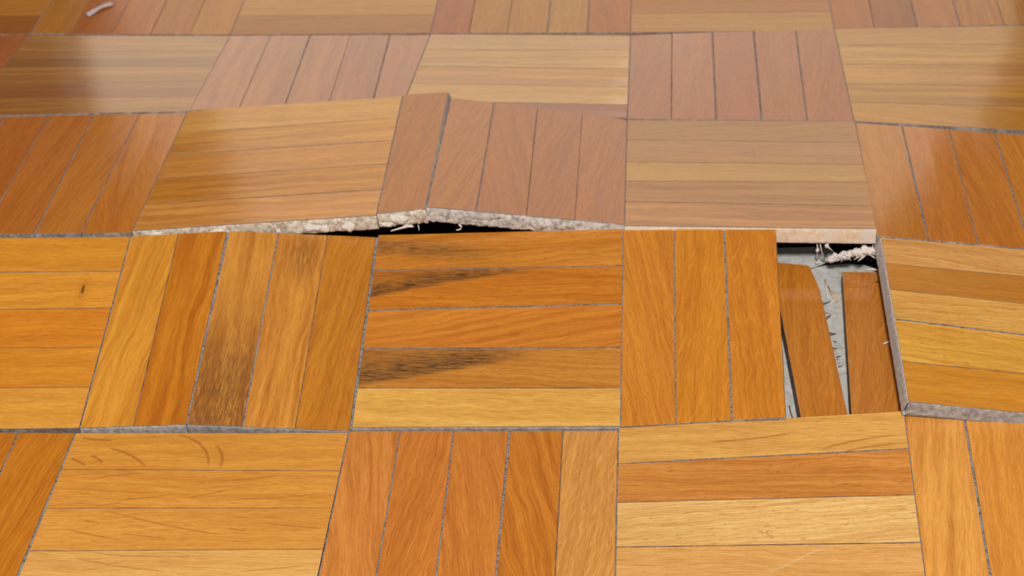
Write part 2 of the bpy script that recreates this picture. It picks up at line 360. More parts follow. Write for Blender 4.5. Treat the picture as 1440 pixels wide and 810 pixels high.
TONES = {
 'A-': [(0.480,0.192,0.013,'p'), (0.499,0.192,0.013,'p'), (0.480,0.172,0.012,'p'), (0.499,0.192,0.013,'p'), (0.342,0.103,0.006,'p')],
 'A0': [(0.462,0.172,0.013,'p'), (0.421,0.113,0.007,'p'), (0.462,0.129,0.010,'p'), (0.442,0.138,0.005,'p'), (0.493,0.175,0.010,'p')],
 'A1': [(0.547,0.235,0.023,'p'), (0.547,0.235,0.023,'p'), (0.547,0.235,0.023,'p'), (0.547,0.224,0.023,'p'), (0.414,0.130,0.005,'p')],
 'A2': [(0.386,0.080,0.005,'f'), (0.456,0.161,0.005,'f'), (0.471,0.166,0.005,'p'), (0.478,0.184,0.010,'p'), (0.428,0.104,0.005,'f')],
 'A3': [(0.493,0.199,0.029,'p'), (0.493,0.199,0.029,'p'), (0.493,0.199,0.029,'p'), (0.442,0.138,0.005,'p'), (0.516,0.214,0.029,'p')],
 'A4': [(0.428,0.121,0.010,'p'), (0.346,0.088,0.005,'p'), (0.456,0.138,0.018,'p'), (0.435,0.138,0.005,'b'), (0.459,0.168,0.005,'p')],
 'B-': [(0.462,0.113,0.007,'p'), (0.462,0.113,0.007,'p'), (0.462,0.113,0.007,'p'), (0.462,0.113,0.007,'p'), (0.462,0.113,0.007,'p')],
 'B0': [(0.444,0.172,0.012,'b'), (0.392,0.147,0.010,'b'), (0.444,0.172,0.013,'b'), (0.392,0.124,0.009,'b'), (0.426,0.159,0.011,'b')],
 'B1': [(0.451,0.130,0.024,'b'), (0.436,0.113,0.019,'b'), (0.429,0.113,0.015,'b'), (0.407,0.096,0.011,'b'), (0.421,0.104,0.015,'p')],
 'B2': [(0.536,0.240,0.038,'p'), (0.552,0.245,0.024,'b'), (0.560,0.224,0.019,'b'), (0.610,0.289,0.038,'p'), (0.312,0.058,0.005,'p')],
 'B3': [(0.393,0.096,0.015,'f'), (0.421,0.108,0.019,'p'), (0.407,0.088,0.011,'p'), (0.414,0.104,0.015,'p'), (0.407,0.096,0.011,'f')],
 'B4': [(0.520,0.224,0.019,'p'), (0.576,0.256,0.024,'b'), (0.544,0.224,0.015,'b'), (0.520,0.214,0.005,'b'), (0.560,0.235,0.008,'f')],
 'C0': [(0.454,0.131,0.009,'p'), (0.466,0.137,0.010,'p'), (0.501,0.155,0.014,'f'), (0.538,0.181,0.016,'f'), (0.537,0.171,0.005,'f')],
 'C1': [(0.670,0.315,0.048,'p'), (0.599,0.253,0.026,'b'), (0.607,0.244,0.026,'p'), (0.557,0.209,0.010,'b'), (0.631,0.257,0.040,'b')],
 'C2': [(0.431,0.128,0.005,'f'), (0.440,0.130,0.005,'f'), (0.413,0.106,0.005,'f'), (0.399,0.098,0.005,'f'), (0.413,0.106,0.005,'f')],
 'C3': [(0.399,0.150,0.010,'f'), (0.454,0.173,0.023,'p'), (0.527,0.232,0.018,'p'), (0.426,0.155,0.010,'b'), (0.498,0.187,0.029,'b')],
 'C4': [(0.549,0.187,0.006,'p'), (0.578,0.183,0.012,'p'), (0.592,0.197,0.015,'f'), (0.623,0.225,0.017,'f'), (0.587,0.205,0.011,'f')],
 'D0': [(0.707,0.286,0.023,'p'), (0.745,0.309,0.029,'p'), (0.700,0.243,0.016,'p'), (0.707,0.268,0.019,'p'), (0.745,0.332,0.041,'p')],
 'D1': [(0.707,0.295,0.028,'c'), (0.569,0.190,0.010,'b'), (0.622,0.252,0.033,'b'), (0.629,0.252,0.033,'b'), (0.543,0.197,0.014,'f')],
 'D2': [(0.615,0.227,0.023,'d'), (0.595,0.197,0.013,'d'), (0.615,0.208,0.019,'g'), (0.562,0.220,0.028,'d'), (0.768,0.410,0.079,'p')],
 'D3': [(0.629,0.227,0.021,'f'), (0.643,0.235,0.016,'q'), (0.636,0.220,0.016,'q')],
 'D4': [(0.775,0.393,0.107,'d'), (0.601,0.245,0.033,'p'), (0.816,0.422,0.091,'d'), (0.837,0.414,0.058,'d'), (0.719,0.295,0.027,'p')],
 'E0': [(0.606,0.206,0.013,'f'), (0.606,0.206,0.013,'f'), (0.606,0.206,0.013,'f'), (0.606,0.206,0.013,'f'), (0.606,0.206,0.013,'f')],
 'E1': [(0.759,0.329,0.044,'p'), (0.767,0.329,0.047,'p'), (0.767,0.339,0.054,'p'), (0.847,0.434,0.109,'p'), (0.791,0.354,0.054,'p')],
 'E2': [(0.662,0.241,0.041,'c'), (0.634,0.210,0.028,'f'), (0.641,0.218,0.030,'f'), (0.606,0.202,0.018,'g'), (0.691,0.310,0.065,'q')],
 'E3': [(0.791,0.412,0.091,'p'), (0.662,0.257,0.044,'d'), (0.915,0.501,0.155,'d'), (0.799,0.412,0.112,'p'), (0.799,0.412,0.112,'p')],
 'E4': [(0.766,0.331,0.059,'c'), (0.751,0.307,0.045,'p'), (0.751,0.307,0.045,'p'), (0.751,0.307,0.045,'p'), (0.751,0.307,0.045,'p')],
 'LA': [(0.566,0.194,0.018,'q')],
 'LB': [(0.540,0.194,0.025,'q')],
}


# seam widths in mm for each square, one per inner seam (from left, or from the back)
SEAMS = {
    'A-': (.2, .2, .2, .2), 'A0': (.3, .2, .4, .2), 'A1': (.2, .2, .2, .2), 'A2': (.4, .3, .6, .5), 'A3': (.2, .2, .2, .2), 'A4': (.3, .7, .5, .5),
    'B-': (.3, .3, .3, .3), 'B0': (.15, .15, .15, .15), 'B1': (.2, .6, .2, .7), 'B2': (.3, .4, .2, .2), 'B3': (.4, .8, .9, .6), 'B4': (.3, .3, .15, .3),
    'C0': (.6, .5, .6, .5), 'C1': (.2, .5, .3, .4), 'C2': (1.7, .5, .3, .12), 'C3': (.3, .3, .2, .35), 'C4': (.8, .5, .7, .5),
    'D0': (.45, .3, .25, .25), 'D1': (.3, 1.4, .6, .3), 'D2': (.5, .9, .6, .35), 'D3': (.5, .8), 'D4': (.25, .25, 1.0, .3),
    'E0': (.4, .4, .4, .6), 'E1': (.3, .2, .2, .2), 'E2': (.5, .6, .9, .4), 'E3': (.6, .35, .4, .3), 'E4': (.9, .6, .5, .5),
}
FILL_MIN = .1

EXTRA = {
    ('D2', 0): stain_top, ('D2', 1): stain_mid, ('D2', 3): stain_low,
    ('D0', 1): knot(107, 12, 1.0, 3.6, (.10, .03, .008, 1), .75, 2.6),
    ('E2', 0): knot(18.5, 13, 1.5, 1.3, (.03, .012, .005, 1), .9, 1.4),
    ('C3', 1): knot(63, 14, 2.5, 1.2, (.28, .10, .05, 1), .5, 3),
    ('B0', 3): edge_dark(4, 9, .3), ('B0', 1): edge_dark(10, 15, .5), ('B0', 2): edge_dark(10, 15, .35),
    ('B1', 1): edge_dark(12, 15, .30, (.75, .65, .6)), ('B1', 3): edge_dark(9, 12, .35, (.75, .65, .6)),
    ('B2', 2): edge_dark(16, 18, .5, (.8, .65, .5)),
    ('B4', 3): edge_dark(12, 16, .3), ('A4', 1): edge_dark(15, 24, .35, (.6, .6, .6)),
    ('C3', 4): edge_dark(18, 22, .15), 
    ('D1', 1): edge_dark(13, 11, .15, (.9, .8, .6)),
    ('D1', 2): dark_end(15, 95, (.22, .085, .02, 1), .75),
    ('D1', 3): patch(108, 14, 24, 9, (.26, .085, .015, 1), .6),
    ('E1', 0): arcs([(45, 1, 64, 23, -5), (64, 8, 69, 23, -2), (17, 10, 37, 23, -2), (10, 15, 17, 20, -.6), (3, 3, 18, 5, .5), (2, 17, 10, 22, -.5)], w=.8, amt=.6),
    ('E1', 1): arcs([(12, 7, 38, 2, -1), (70, 7, 96, 3, .5), (20, 22, 32, 20, .3), (28, 19, 52, 15, .4), (60, 17, 76, 12, .3), (80, 18, 118, 14, 1)], amt=.5),
    ('E1', 2): arcs([(25, 1, 78, 16, 1), (12, 12, 38, 19, .4), (18, 7, 26, 9, 0), (36, 15, 56, 18, 0), (95, 9, 119, 12, .5), (80, 12, 88, 14, 0)], amt=.5),
    ('E1', 3): arcs([(20, 4, 60, 12, 1), (30, 2, 70, 4, .5), (90, 12, 116, 9, .5)], amt=.4),
    ('E3', 0): arcs([(86, 20, 119, 14, -1.2), (95, 22, 118, 19, -.5), (40, 12, 76, 9, 1)], w=.6, amt=.6),
    ('E3', 2): arcs([(61, 17, 63.5, 20.5, 1.6), (63.5, 20.5, 61.5, 21, -.8), (57, 17.5, 59, 20, -.8)], (.50, .20, .12, 1), .35, .7),
    ('E3', 3): arcs([(70, 9, 82, 2, 0), (60, 14, 72, 8, .5)], (.85, .62, .33, 1), .6, .5),
}

LABELS = {
 'A-': 'dark golden square of crosswise oak strips cut by the top left corner of the view',
 'A0': 'far left oak square of lengthwise strips with the white scrap lying on it',
 'A1': 'pale far square of crosswise strips right of the square with the white scrap',
 'A2': 'rosy far square of lengthwise strips behind the pale square at the ridge',
 'A3': 'pale far square of crosswise strips, second from the right in the far row',
 'A4': 'rosy far right square of lengthwise strips with a greyish second strip',
 'B-': 'sliver of brown lengthwise square at the left margin below the top corner',
 'B0': 'banded golden square of crosswise strips crossed by the edge of the window reflection',
 'B1': 'rosy square of lengthwise strips with darker bands, behind the left lifted square',
 'B2': 'pale square of crosswise strips with dark brown front strip, behind the split square',
 'B3': 'rosy square of lengthwise strips with three black seams, behind the flat pale square',
 'B4': 'pale square of crosswise strips in the second row at the right margin',
 'C0': 'orange brown square of lengthwise strips at the left margin behind the knotted square',
 'C1': 'lifted square of crosswise strips left of the peak, white glue lumps on its front edge',
 'C2': 'rosy square at the peak of the ridge, a wide grey crack beside its left strip',
 'C3': 'pale pinkish square of crosswise strips whose thick front edge overhangs the hole',
 'C4': 'brown square of lengthwise strips at the right margin, sagging behind the hole',
 'D0': 'orange square of crosswise strips with a dark knot at the left margin',
 'D1': 'tented square of lengthwise strips folded along a grey crack, left of the stained square',
 'D2': 'square of crosswise strips with black diagonal stains and pale front strip',
 'D3': 'broken square with three strips still lying in place, left of the hole',
 'D4': 'raised crosswise square at the right margin, grey left edge bounding the hole',
 'E0': 'brown square of lengthwise strips in the bottom left corner',
 'E1': 'honey coloured front square of crosswise strips with curved brown rays',
 'E2': 'front square of lengthwise strips with a small black knot and a pale right strip',
 'E3': 'front square of crosswise strips in yellow and brown tones, in front of the hole',
 'E4': 'plain light brown front square of lengthwise strips in the bottom right corner',
}

def lerp(a, b, t): return tuple(x + (y - x) * t for x, y in zip(a, b))
EG = .15      # half gap at the outline of a square
def strips_of(key):
    k, q, f1, f2 = SQUARES[key]
    res = []
    for i in range(len(f1) - 1):
        if k == 'V':    # run from front to back: q0 = front left
            bl = lerp(q[3], q[2], f2[i]); br = lerp(q[3], q[2], f2[i + 1]); tl = lerp(q[0], q[1], f1[i]); tr = lerp(q[0], q[1], f1[i + 1])
            res.append((bl, tl, tr, br))
        else:           # run from left to right, v grows towards the viewer
            tl = lerp(q[0], q[3], f1[i]); bl = lerp(q[0], q[3], f1[i + 1]); tr = lerp(q[1], q[2], f2[i]); br = lerp(q[1], q[2], f2[i + 1])
            res.append((tl, tr, br, bl))
    return k, res
SQ = {}
def build_square(key, halves):
    root = bpy.data.objects.new('parquet_square', None); col.objects.link(root)
    allq = [p for h in halves for p in SQUARES[h][1]]
    cx = sum(p[0] for p in allq) / len(allq); cy = sum(p[1] for p in allq) / len(allq); cz = min(p[2] for p in allq) - 8
    root.location = Vector((cx, cy, max(cz, FLOOR_Z))) * MM
    root.empty_display_size = .02
    inv = Matrix.Translation(-root.location)
    tag(root, LABELS[key], 'parquet', 'squares of oak mosaic parquet')
    strips = []
    for h in halves: strips += strips_of(h)[1]
    k = SQUARES[halves[0]][0]
    seams = SEAMS[key]; ns = len(strips)
    for i, q in enumerate(strips):
        g_lo = EG if i == 0 else seams[i - 1] / 2
        g_hi = EG if i == ns - 1 else seams[i] / 2
        if key in ('C2', 'D1') and len(halves) == 2:   # the open crack is already in the corner data
            ci = 0 if key == 'C2' else 1
            if i == ci: g_hi = .05
            if i == ci + 1: g_lo = .05
        r, g, b, kind = TONES[key][i]
        seed = sum(ord(ch) for ch in key) * 31 + i * 7
        mt = wood('oak_strip', (r, g, b), kind, seed, EXTRA.get((key, i)))
        me = strip_mesh('strip', q, mt, seed, (g_lo, EG, g_hi, EG), edge_mat=None)
        me.transform(inv)
        link('strip', me, root)
    for i in range(ns - 1):
        a0, a1 = Vector(strips[i][3]), Vector(strips[i][2])
        b0, b1 = Vector(strips[i + 1][0]), Vector(strips[i + 1][1])
        w = seams[i]
        if w < FILL_MIN: continue
        p0, p1 = (a0 + b0) / 2, (a1 + b1) / 2
        d = (p1 - p0).normalized(); p0 += d * .8; p1 -= d * .8
        me = filler_mesh('joint_filler', p0, p1, w + .04 if w < 1.3 else w, .12 if w < .45 else (.22 if w < 1.3 else .35), mat=(M_SEAM if w < .45 else M_FILL)); me.transform(inv)
        link('joint_filler', me, root)
    SQ[key] = root
    return root
for key in ('A-', 'A0', 'A1', 'A2', 'A3', 'A4', 'B-', 'B0', 'B1', 'B2', 'B3', 'B4', 'C0', 'C1', 'C3', 'C4', 'D0', 'D2', 'D3', 'D4', 'E0', 'E1', 'E2', 'E3', 'E4'):
    build_square(key, [key])
build_square('C2', ['C2a', 'C2b'])
build_square('D1', ['D1a', 'D1b'])
# dust packed between neighbouring squares of a row, part of the left one
for a, b, ka, kb in [(r + x, r + y, r + x, r + y) for r in 'AB' for x, y in zip('-0123', '01234')] + [('C0', 'C1', 'C0', 'C1'), ('C1', 'C2a', 'C1', 'C2'), ('C2b', 'C3', 'C2', 'C3'), ('C3', 'C4', 'C3', 'C4'),
        ('D0', 'D1a', 'D0', 'D1'), ('D1b', 'D2', 'D1', 'D2'), ('D2', 'D3', 'D2', 'D3'), ('E0', 'E1', 'E0', 'E1'), ('E1', 'E2', 'E1', 'E2'), ('E2', 'E3', 'E2', 'E3'), ('E3', 'E4', 'E3', 'E4')]:
    qa, qb = SQUARES[a][1], SQUARES[b][1]
    e0 = (Vector(qa[2]) + Vector(qb[3])) / 2; e1 = (Vector(qa[1]) + Vector(qb[0])) / 2
    e0.z = min(qa[2][2], qb[3][2]); e1.z = min(qa[1][2], qb[0][2])
    gw = max((Vector(qb[3]) - Vector(qa[2])).x, (Vector(qb[0]) - Vector(qa[1])).x, 0) + .34
    d = (e1 - e0).normalized()
    me = filler_mesh('joint_filler', e0 + d * .6, e1 - d * .6, gw, .2, mat=M_FILL); me.transform(Matrix.Translation(-SQ[ka].location))
    link('joint_filler', me, SQ[ka])

# ---------------------------------------------------------------- crust of old adhesive on the lifted front edges
def crust(root, a, b, seed, mat, t0=.5, t1=7.9, out=.9, jag=1.0, n=110, face=None, ramp=0.0, label='pale crumbly adhesive along the front edge'):
    rnd = random.Random(seed); a, b = Vector(a), Vector(b)
    d = (b - a).normalized(); pn = (Vector(q[1]) - Vector(q[0])).cross(Vector(q[3]) - Vector(q[0])).normalized()
    if pn.z < 0: pn = -pn
    f = d.cross(pn).normalized()
    if f.dot(Vector(face or (0, -1, 0))) < 0: f = -f
    dn = d.cross(f).normalized()
    if dn.z > 0: dn = -dn
    m_ = 9; verts = []; faces = []
    for i in range(n + 1):
        p = a.lerp(b, i / n); x = (p - a).length
        low = t1 + jag * (noise.noise(Vector((x * .25, seed, 0))) * .9 + noise.noise(Vector((x * .9, seed, 4))) * .5)
        low = min(low, (p.z - FLOOR_Z) - .1)
        low = max(low, t0 + .3)
        for j in range(m_ + 1):
            s = (0, .05, .17, .32, .48, .64, .79, .91, .985, 1)[j]; dz = t0 + (low - t0) * s
            bulge = min(1, s * 5, (1 - s) * 9 + .45) if 0 < s < 1 else 0
            o = .08 + bulge * out * (.35 + .65 * (noise.noise(Vector((x * .35, dz * .5, seed))) * .5 + .5) + .35 * noise.noise(Vector((x * 1.3, dz * 1.2, seed + 9))))
            o += ramp * s
            if j == m_: o = -.6
            verts.append(p + f * max(o, -.6) + dn * dz)
    for i in range(n):
        for j in range(m_):
            k0 = i * (m_ + 1) + j
            faces.append((k0, k0 + 1, k0 + m_ + 2, k0 + m_ + 1))
    # close the back so the crust has real thickness
    nb = len(verts)
    for i in range(n + 1):
        p = a.lerp(b, i / n); verts.append(p - f * .5 + dn * t0)
    for i in range(n):
        top0 = i * (m_ + 1); top1 = (i + 1) * (m_ + 1)
        faces.append((top0, top1, nb + i + 1, nb + i))
        faces.append((top0 + m_, nb + i, nb + i + 1, top1 + m_))
    me = mesh_from('adhesive_crust', [v * MM for v in verts], faces, [mat], smooth=True)
    me.transform(Matrix.Translation(-root.location))
    o = link('adhesive_crust', me, root); o['label'] = label
    return o
def lump(root, p, r, seed, mat=None, name='glue_lump', parent=None):
    bm = bmesh.new(); bmesh.ops.create_icosphere(bm, subdivisions=3, radius=1)
    for v in bm.verts:
        c = v.co.copy(); k = 1 + .55 * noise.noise(c * 1.3 + Vector((seed, 0, 0))) + .25 * noise.noise(c * 3.5 + Vector((0, seed, 0)))
        v.co = Vector((c.x * r[0], c.y * r[1], c.z * r[2])) * k
    bmesh.ops.translate(bm, verts=bm.verts, vec=Vector(p))
    bmesh.ops.scale(bm, verts=bm.verts, vec=(MM, MM, MM))
    me = bpy.data.meshes.new(name); bm.to_mesh(me); bm.free(); me.materials.append(mat or M_LUMP)
    me.polygons.foreach_set('use_smooth', [True] * len(me.polygons))
    me.transform(Matrix.Translation(-root.location))
    return link(name, me, parent or root)
q = SQUARES['C1'][1]; c1 = crust(SQ['C1'], q[3], q[2], 3, M_CRUST, out=1.0, jag=1.2)
def on(q, t, dz, dy=-1.2):
    a = Vector(q[3]).lerp(Vector(q[2]), t); return a + Vector((0, dy, -dz))
for t, dz, r, sd in ((.735, 4.2, (4.6, .9, 1.9), 1), (.79, 5.2, (2.0, 1.0, 2.0), 5), (.885, 4.6, (3.0, 1.1, 3.0), 2), (.60, 5.0, (1.3, .7, 1.3), 3), (.36, 3.2, (4.5, .6, 1.1), 4), (.10, 2.2, (5, .5, 1.0), 7)):
    lump(SQ['C1'], on(q, t, dz), r, sd, parent=c1)
q = SQUARES['C2a'][1]; c2 = crust(SQ['C2'], q[3], q[2], 11, M_CRUST, out=1.0, jag=1.6)
lump(SQ['C2'], on(q, .42, 3.6), (5.5, .8, 2.3), 12, parent=c2); lump(SQ['C2'], on(q, .2, 6.2), (3.2, .7, 1.3), 14, parent=c2); lump(SQ['C2'], on(q, .62, 8.6, -.8), (2.2, .6, .8), 15, parent=c2)
crust(SQ['C2'], q[2], q[1], 61, M_CRUSTG, t0=.25, t1=4.5, out=.5, jag=.2, face=(1, 0, 0), ramp=.9, label='grey glue along the split edge')
q = SQUARES['C2b'][1]; c3 = crust(SQ['C2'], q[3], q[2], 23, M_CRUSTG, out=1.0, jag=.9)
lump(SQ['C2'], on(q, .56, 4.4), (3.5, .9, 2.4), 25, M_CRUSTG, parent=c3); lump(SQ['C2'], on(q, .28, 2.4), (7, .7, 1.5), 26, M_CRUSTG, parent=c3); lump(SQ['C2'], on(q, .70, 3.6), (4.0, .8, 1.8), 27, M_CRUSTG, parent=c3)
q = SQUARES['C3'][1]; crust(SQ['C3'], q[3], q[2], 31, rough_mat('tan_sawn_edge', (.72, .50, .31), (.86, .70, .54), (.74, .62, .52), scale=300), t0=.4, t1=8.2, out=.5, jag=.2)
q = SQUARES['D1a'][1]; crust(SQ['D1'], q[3], q[2], 41, rough_mat('grey_glue_front', (.26, .23, .22), (.62, .58, .55), (.36, .32, .31), scale=300), t1=7, out=.5, jag=.4)
q = SQUARES['D1b'][1]; crust(SQ['D1'], q[3], q[2], 43, rough_mat('grey_sawn_edge', (.26, .23, .22), (.50, .46, .44), scale=400), t1=7, out=.3, jag=.3)
q = SQUARES['D2'][1]; crust(SQ['D2'], q[3], q[2], 45, bpy.data.materials['grey_sawn_edge'], t1=6, out=.3, jag=.3)

q = SQUARES['D4'][1]; crust(SQ['D4'], q[3], q[0], 51, rough_mat('grey_glue_edge', (.50, .46, .44), (.80, .76, .74), (.62, .58, .58), scale=500), t0=.3, t1=7.6, out=.35, jag=.3, face=(-1, 0, 0), ramp=1.3, label='grey glue along the left edge')
q = SQUARES['D4'][1]; crust(SQ['D4'], q[3], q[2], 53, bpy.data.materials['grey_sawn_edge'], t0=.3, t1=7.0, out=.3, jag=.4)

# ---------------------------------------------------------------- the loose strips in the hole
def loose(cx, cy, L, Wd, rot, z, pitch_, seed, key, label, notch=None, roll=0.0):
    """strip lying on the screed; (cx, cy) centre, rot about z in degrees from the front-back direction"""
    root = bpy.data.objects.new('parquet_strip', None); col.objects.link(root)
    root.location = Vector((cx, cy, z - 7.8)) * MM; root.rotation_euler = (math.radians(pitch_), math.radians(roll), math.radians(rot)); root.empty_display_size = .01
    r, g, b, kind = TONES[key][0]
    mt = wood('oak_strip', (r, g, b), kind, seed, edge_dark(Wd - 4, Wd + 1, .2) if key == 'LA' else both(edge_dark(Wd - 2, Wd + 2, .2), arcs([(103, 15, 105, 20, .5)], (.06, .02, .01, 1), .8, .9)))
    n = 16
    qq = [(-Wd / 2, -L / 2, 7.8), (-Wd / 2, L / 2, 7.8), (Wd / 2, L / 2, 7.8), (Wd / 2, -L / 2, 7.8)]
    global FLOOR_Z
    keep = FLOOR_Z; FLOOR_Z = -.03
    me = strip_mesh('wood_body', qq, mt, seed, (0, 0, 0, 0), thick=7.8, n=20)
    FLOOR_Z = keep
    for v in me.vertices:      # broken ends are not square
        x, y = v.co.x / MM, v.co.y / MM
        if notch == 'a' and y > 30:
            x = min(x, Wd / 2 - (y - 36) * .13) if y > 36 else x
            if y > L / 2 - 1: y -= (x + Wd / 2) * .22
        if notch == 'b' and y > L / 2 - 1: y += .5 * math.sin(x * 1.3)
        v.co.x, v.co.y = x * MM, y * MM
    o = link('wood_body', me, root)
    tag(root, label, 'parquet strip', 'strips broken loose in the hole')
    return root
def xf(root, p):     # local mm -> parent-space metres
    return Vector(p) * MM
LA = loose(202.6, 67.0, 119, 20.5, 4.7, 1.0, 0, 401, 'LA', 'loose oak strip lying askew in the hole beside the three sound strips', notch='a')
LB = loose(231.8, 63.0, 111, 23.5, -1.3, 1.0, 0, 402, 'LB', 'loose oak strip lying straight in the hole along the grey edge of the right square', notch='b')
def edge_slivers(root, x, ys, seed):
    rnd = random.Random(seed)
    for y in ys:
        bm = bmesh.new(); bmesh.ops.create_cone(bm, segments=6, radius1=.45, radius2=.05, depth=rnd.uniform(3, 6), cap_ends=True)
        bmesh.ops.scale(bm, verts=bm.verts, vec=(1, .7, 1))
        bmesh.ops.rotate(bm, verts=bm.verts, matrix=Matrix.Rotation(math.radians(88), 3, 'Y') @ Matrix.Rotation(rnd.uniform(-.5, .5), 3, 'X'))
        bmesh.ops.translate(bm, verts=bm.verts, vec=(x, y, rnd.uniform(4, 6)))
        bmesh.ops.scale(bm, verts=bm.verts, vec=(MM,) * 3)
        me = bpy.data.meshes.new('splinter'); bm.to_mesh(me); bm.free(); me.materials.append(M_DKF)
        link('splinter', me, root)
edge_slivers(LA, 10.8, (28, 20, 5, -6, -14), 5)

# ---------------------------------------------------------------- debris in the hole
def tube(bm, pts, r0, r1, seg=6):
    rings = []
    for i, p in enumerate(pts):
        p = Vector(p); d = (Vector(pts[min(i + 1, len(pts) - 1)]) - Vector(pts[max(i - 1, 0)])).normalized()
        s = d.cross(Vector((.3, .2, 1))).normalized(); t = d.cross(s)
        r = r0 + (r1 - r0) * i / (len(pts) - 1)
        rings.append([bm.verts.new((p + (s * math.cos(a) + t * math.sin(a)) * r) * MM) for a in [2 * math.pi * k / seg for k in range(seg)]])
    for a, b in zip(rings, rings[1:]):
        for k in range(seg): bm.faces.new((a[k], a[(k + 1) % seg], b[(k + 1) % seg], b[k]))
    bm.faces.new(rings[0][::-1]); bm.faces.new(rings[-1])
def obj_bm(name, bm, mat, origin, smooth=True):
    o_ = Vector(origin) * MM
    bmesh.ops.recalc_face_normals(bm, faces=bm.faces)
    bmesh.ops.translate(bm, verts=bm.verts, vec=-o_)
    me = bpy.data.meshes.new(name); bm.to_mesh(me); bm.free(); me.materials.append(mat)
    if smooth: me.polygons.foreach_set('use_smooth', [True] * len(me.polygons))
    ob = link(name, me); ob.location = o_; return ob

rnd = random.Random(77)
# white ragged clump: a lumpy ridge with torn fibres
bm = bmesh.new()
path = [Vector(p) for p in ((215.9, 126, 2.8), (219, 125, 4.7), (223.5, 124.2, 6.8), (228, 123.6, 8.8), (232, 123.2, 10.2), (234.8, 123.6, 9.8))]
for i in range(44):
    t = i / 43 * (len(path) - 1); a = int(min(t, len(path) - 2)); p = path[a].lerp(path[a + 1], t - a)
    r = bmesh.ops.create_icosphere(bm, subdivisions=2, radius=1)
    s = Vector((rnd.uniform(1.3, 2.4), rnd.uniform(.9, 1.3), rnd.uniform(1.2, 2.2)))
    off = Vector((rnd.uniform(-.8, .8), rnd.uniform(-.8, .8), rnd.uniform(-.7, 1.0)))
    for v in r['verts']:
        c = v.co.copy(); kk = 1 + .5 * noise.noise(c * 2 + Vector((i, 0, 0)))
        v.co = (Vector((c.x * s.x, c.y * s.y, c.z * s.z)) * kk + p + off) * MM
for i in range(26):
    t = rnd.random() * (len(path) - 1); a = int(min(t, len(path) - 2)); p = path[a].lerp(path[a + 1], t - a)
    d = Vector((rnd.uniform(-1, 1), rnd.uniform(-1, .3), rnd.uniform(-.5, 1))).normalized() * rnd.uniform(1.8, 4)
    tube(bm, [p, p + d * .5 + Vector((0, 0, rnd.uniform(-.3, .3))), p + d], .42, .12)
tag(obj_bm('adhesive_clump', bm, M_FIBRE, (225, 134, -1)), 'ragged whitish clump of fibrous adhesive at the far edge of the hole', 'adhesive clump')
# stiff fibres fanning from the clump to the corner of the hole, one thing
bm = bmesh.new()
for (a, m_, c_, r) in (((234, 123.5, 10), (237, 123.5, 8.0), (239.4, 123.8, 4.2), .65), ((233, 123.4, 9), (235.5, 123, 7.2), (238.8, 123, 4.8), .4), ((235, 123.5, 11.0), (237.5, 123.3, 9.4), (240, 123.5, 7.6), .5),
                   ((236, 123.6, 12.4), (238.2, 123.4, 11.2), (240.2, 123.5, 9.6), .5), ((232, 123.2, 9), (229.5, 122.4, 7.4), (226.8, 121.8, 6.0), .38), ((232.5, 123, 8.6), (230.4, 122, 6.6), (228.6, 121.6, 5.2), .4), ((239.6, 124.2, 13.2), (239.9, 124, 11.2), (240.2, 124, 9.0), .8)):
    tube(bm, [a, m_, c_], r * 1.35, r * .6)
tag(obj_bm('splintered_fibres', bm, M_FIBRE, (236, 123, 1)), 'fan of pale splintered fibres between the white clump and the right corner of the hole', 'wood fibres')
# thin grey flake of screed on the left
bm = bmesh.new()
outl = [(191, 133), (197, 131.8), (203, 131.4), (208.5, 131.4), (213, 133.6), (218, 136.6), (219, 141), (217, 146.5), (191, 146.5)]
top = [bm.verts.new(Vector((x, y, -5.6 + max(0, x - 205) * .12 + .3 * noise.noise(Vector((x * .3, y * .3, 0))))) * MM) for x, y in outl]
bot = [bm.verts.new(v.co - Vector((0, 0, .0012))) for v in top]
bm.faces.new(top); bm.faces.new(bot[::-1])
for i in range(len(top)):
    j = (i + 1) % len(top); bm.faces.new((top[i], bot[i], bot[j], top[j]))
tag(obj_bm('screed_flake', bm, M_CONC, (205, 140, -8), False), 'thin grey flake of loose screed reaching under the pale square at the hole', 'flake')
# single hanging strands
def strand(pts, r0, r1, mat, name, label, cat, group=None, blob=None):
    bm = bmesh.new(); tube(bm, pts, r0, r1)
    if blob:
        for bp_, br in blob:
            r = bmesh.ops.create_icosphere(bm, subdivisions=2, radius=1)
            for v in r['verts']:
                c = v.co.copy(); v.co = (Vector((c.x * br[0], c.y * br[1], c.z * br[2])) * (1 + .5 * noise.noise(c * 2)) + Vector(bp_)) * MM
    z = min(p[2] for p in pts)
    return tag(obj_bm(name, bm, mat, (pts[-1][0], pts[-1][1], z)), label, cat, group)
strand([(208.8, 124.2, 13.8), (209.4, 125.4, 8.5), (209.6, 128.5, 2), (210.2, 132.5, -4.0)], .22, .45, M_FIBRE, 'glue_strand', 'left of the two white glue strands hanging under the pale square into the hole', 'glue strand', None,
       [((209.4, 125.4, 8.5), (.9, .6, 1.2)), ((210.2, 132, -3.2), (1.1, .9, 1.1))])
strand([(210.1, 124.2, 13.9), (211.3, 125.4, 8.2), (212.8, 128.5, 2), (214.4, 133.0, -3.4)], .25, .40, M_FIBRE, 'glue_strand', 'right of the two white glue strands, slanting towards the white clump', 'glue strand', None,
       [((214.3, 133.4, -3.0), (1.3, 1.0, .7))])
strand([(213.6, 123.8, 12.5), (214.8, 123.7, 11.0), (216.6, 123.6, 9.4)], .5, .15, M_FIBRE, 'glue_strand', 'small white glue tuft hanging between the strands and the white clump', 'glue strand', None, [((213.5, 124, 12.3), (1.0, .7, 1.3)), ((213.9, 124.2, 13.6), (1.1, .5, .7))])
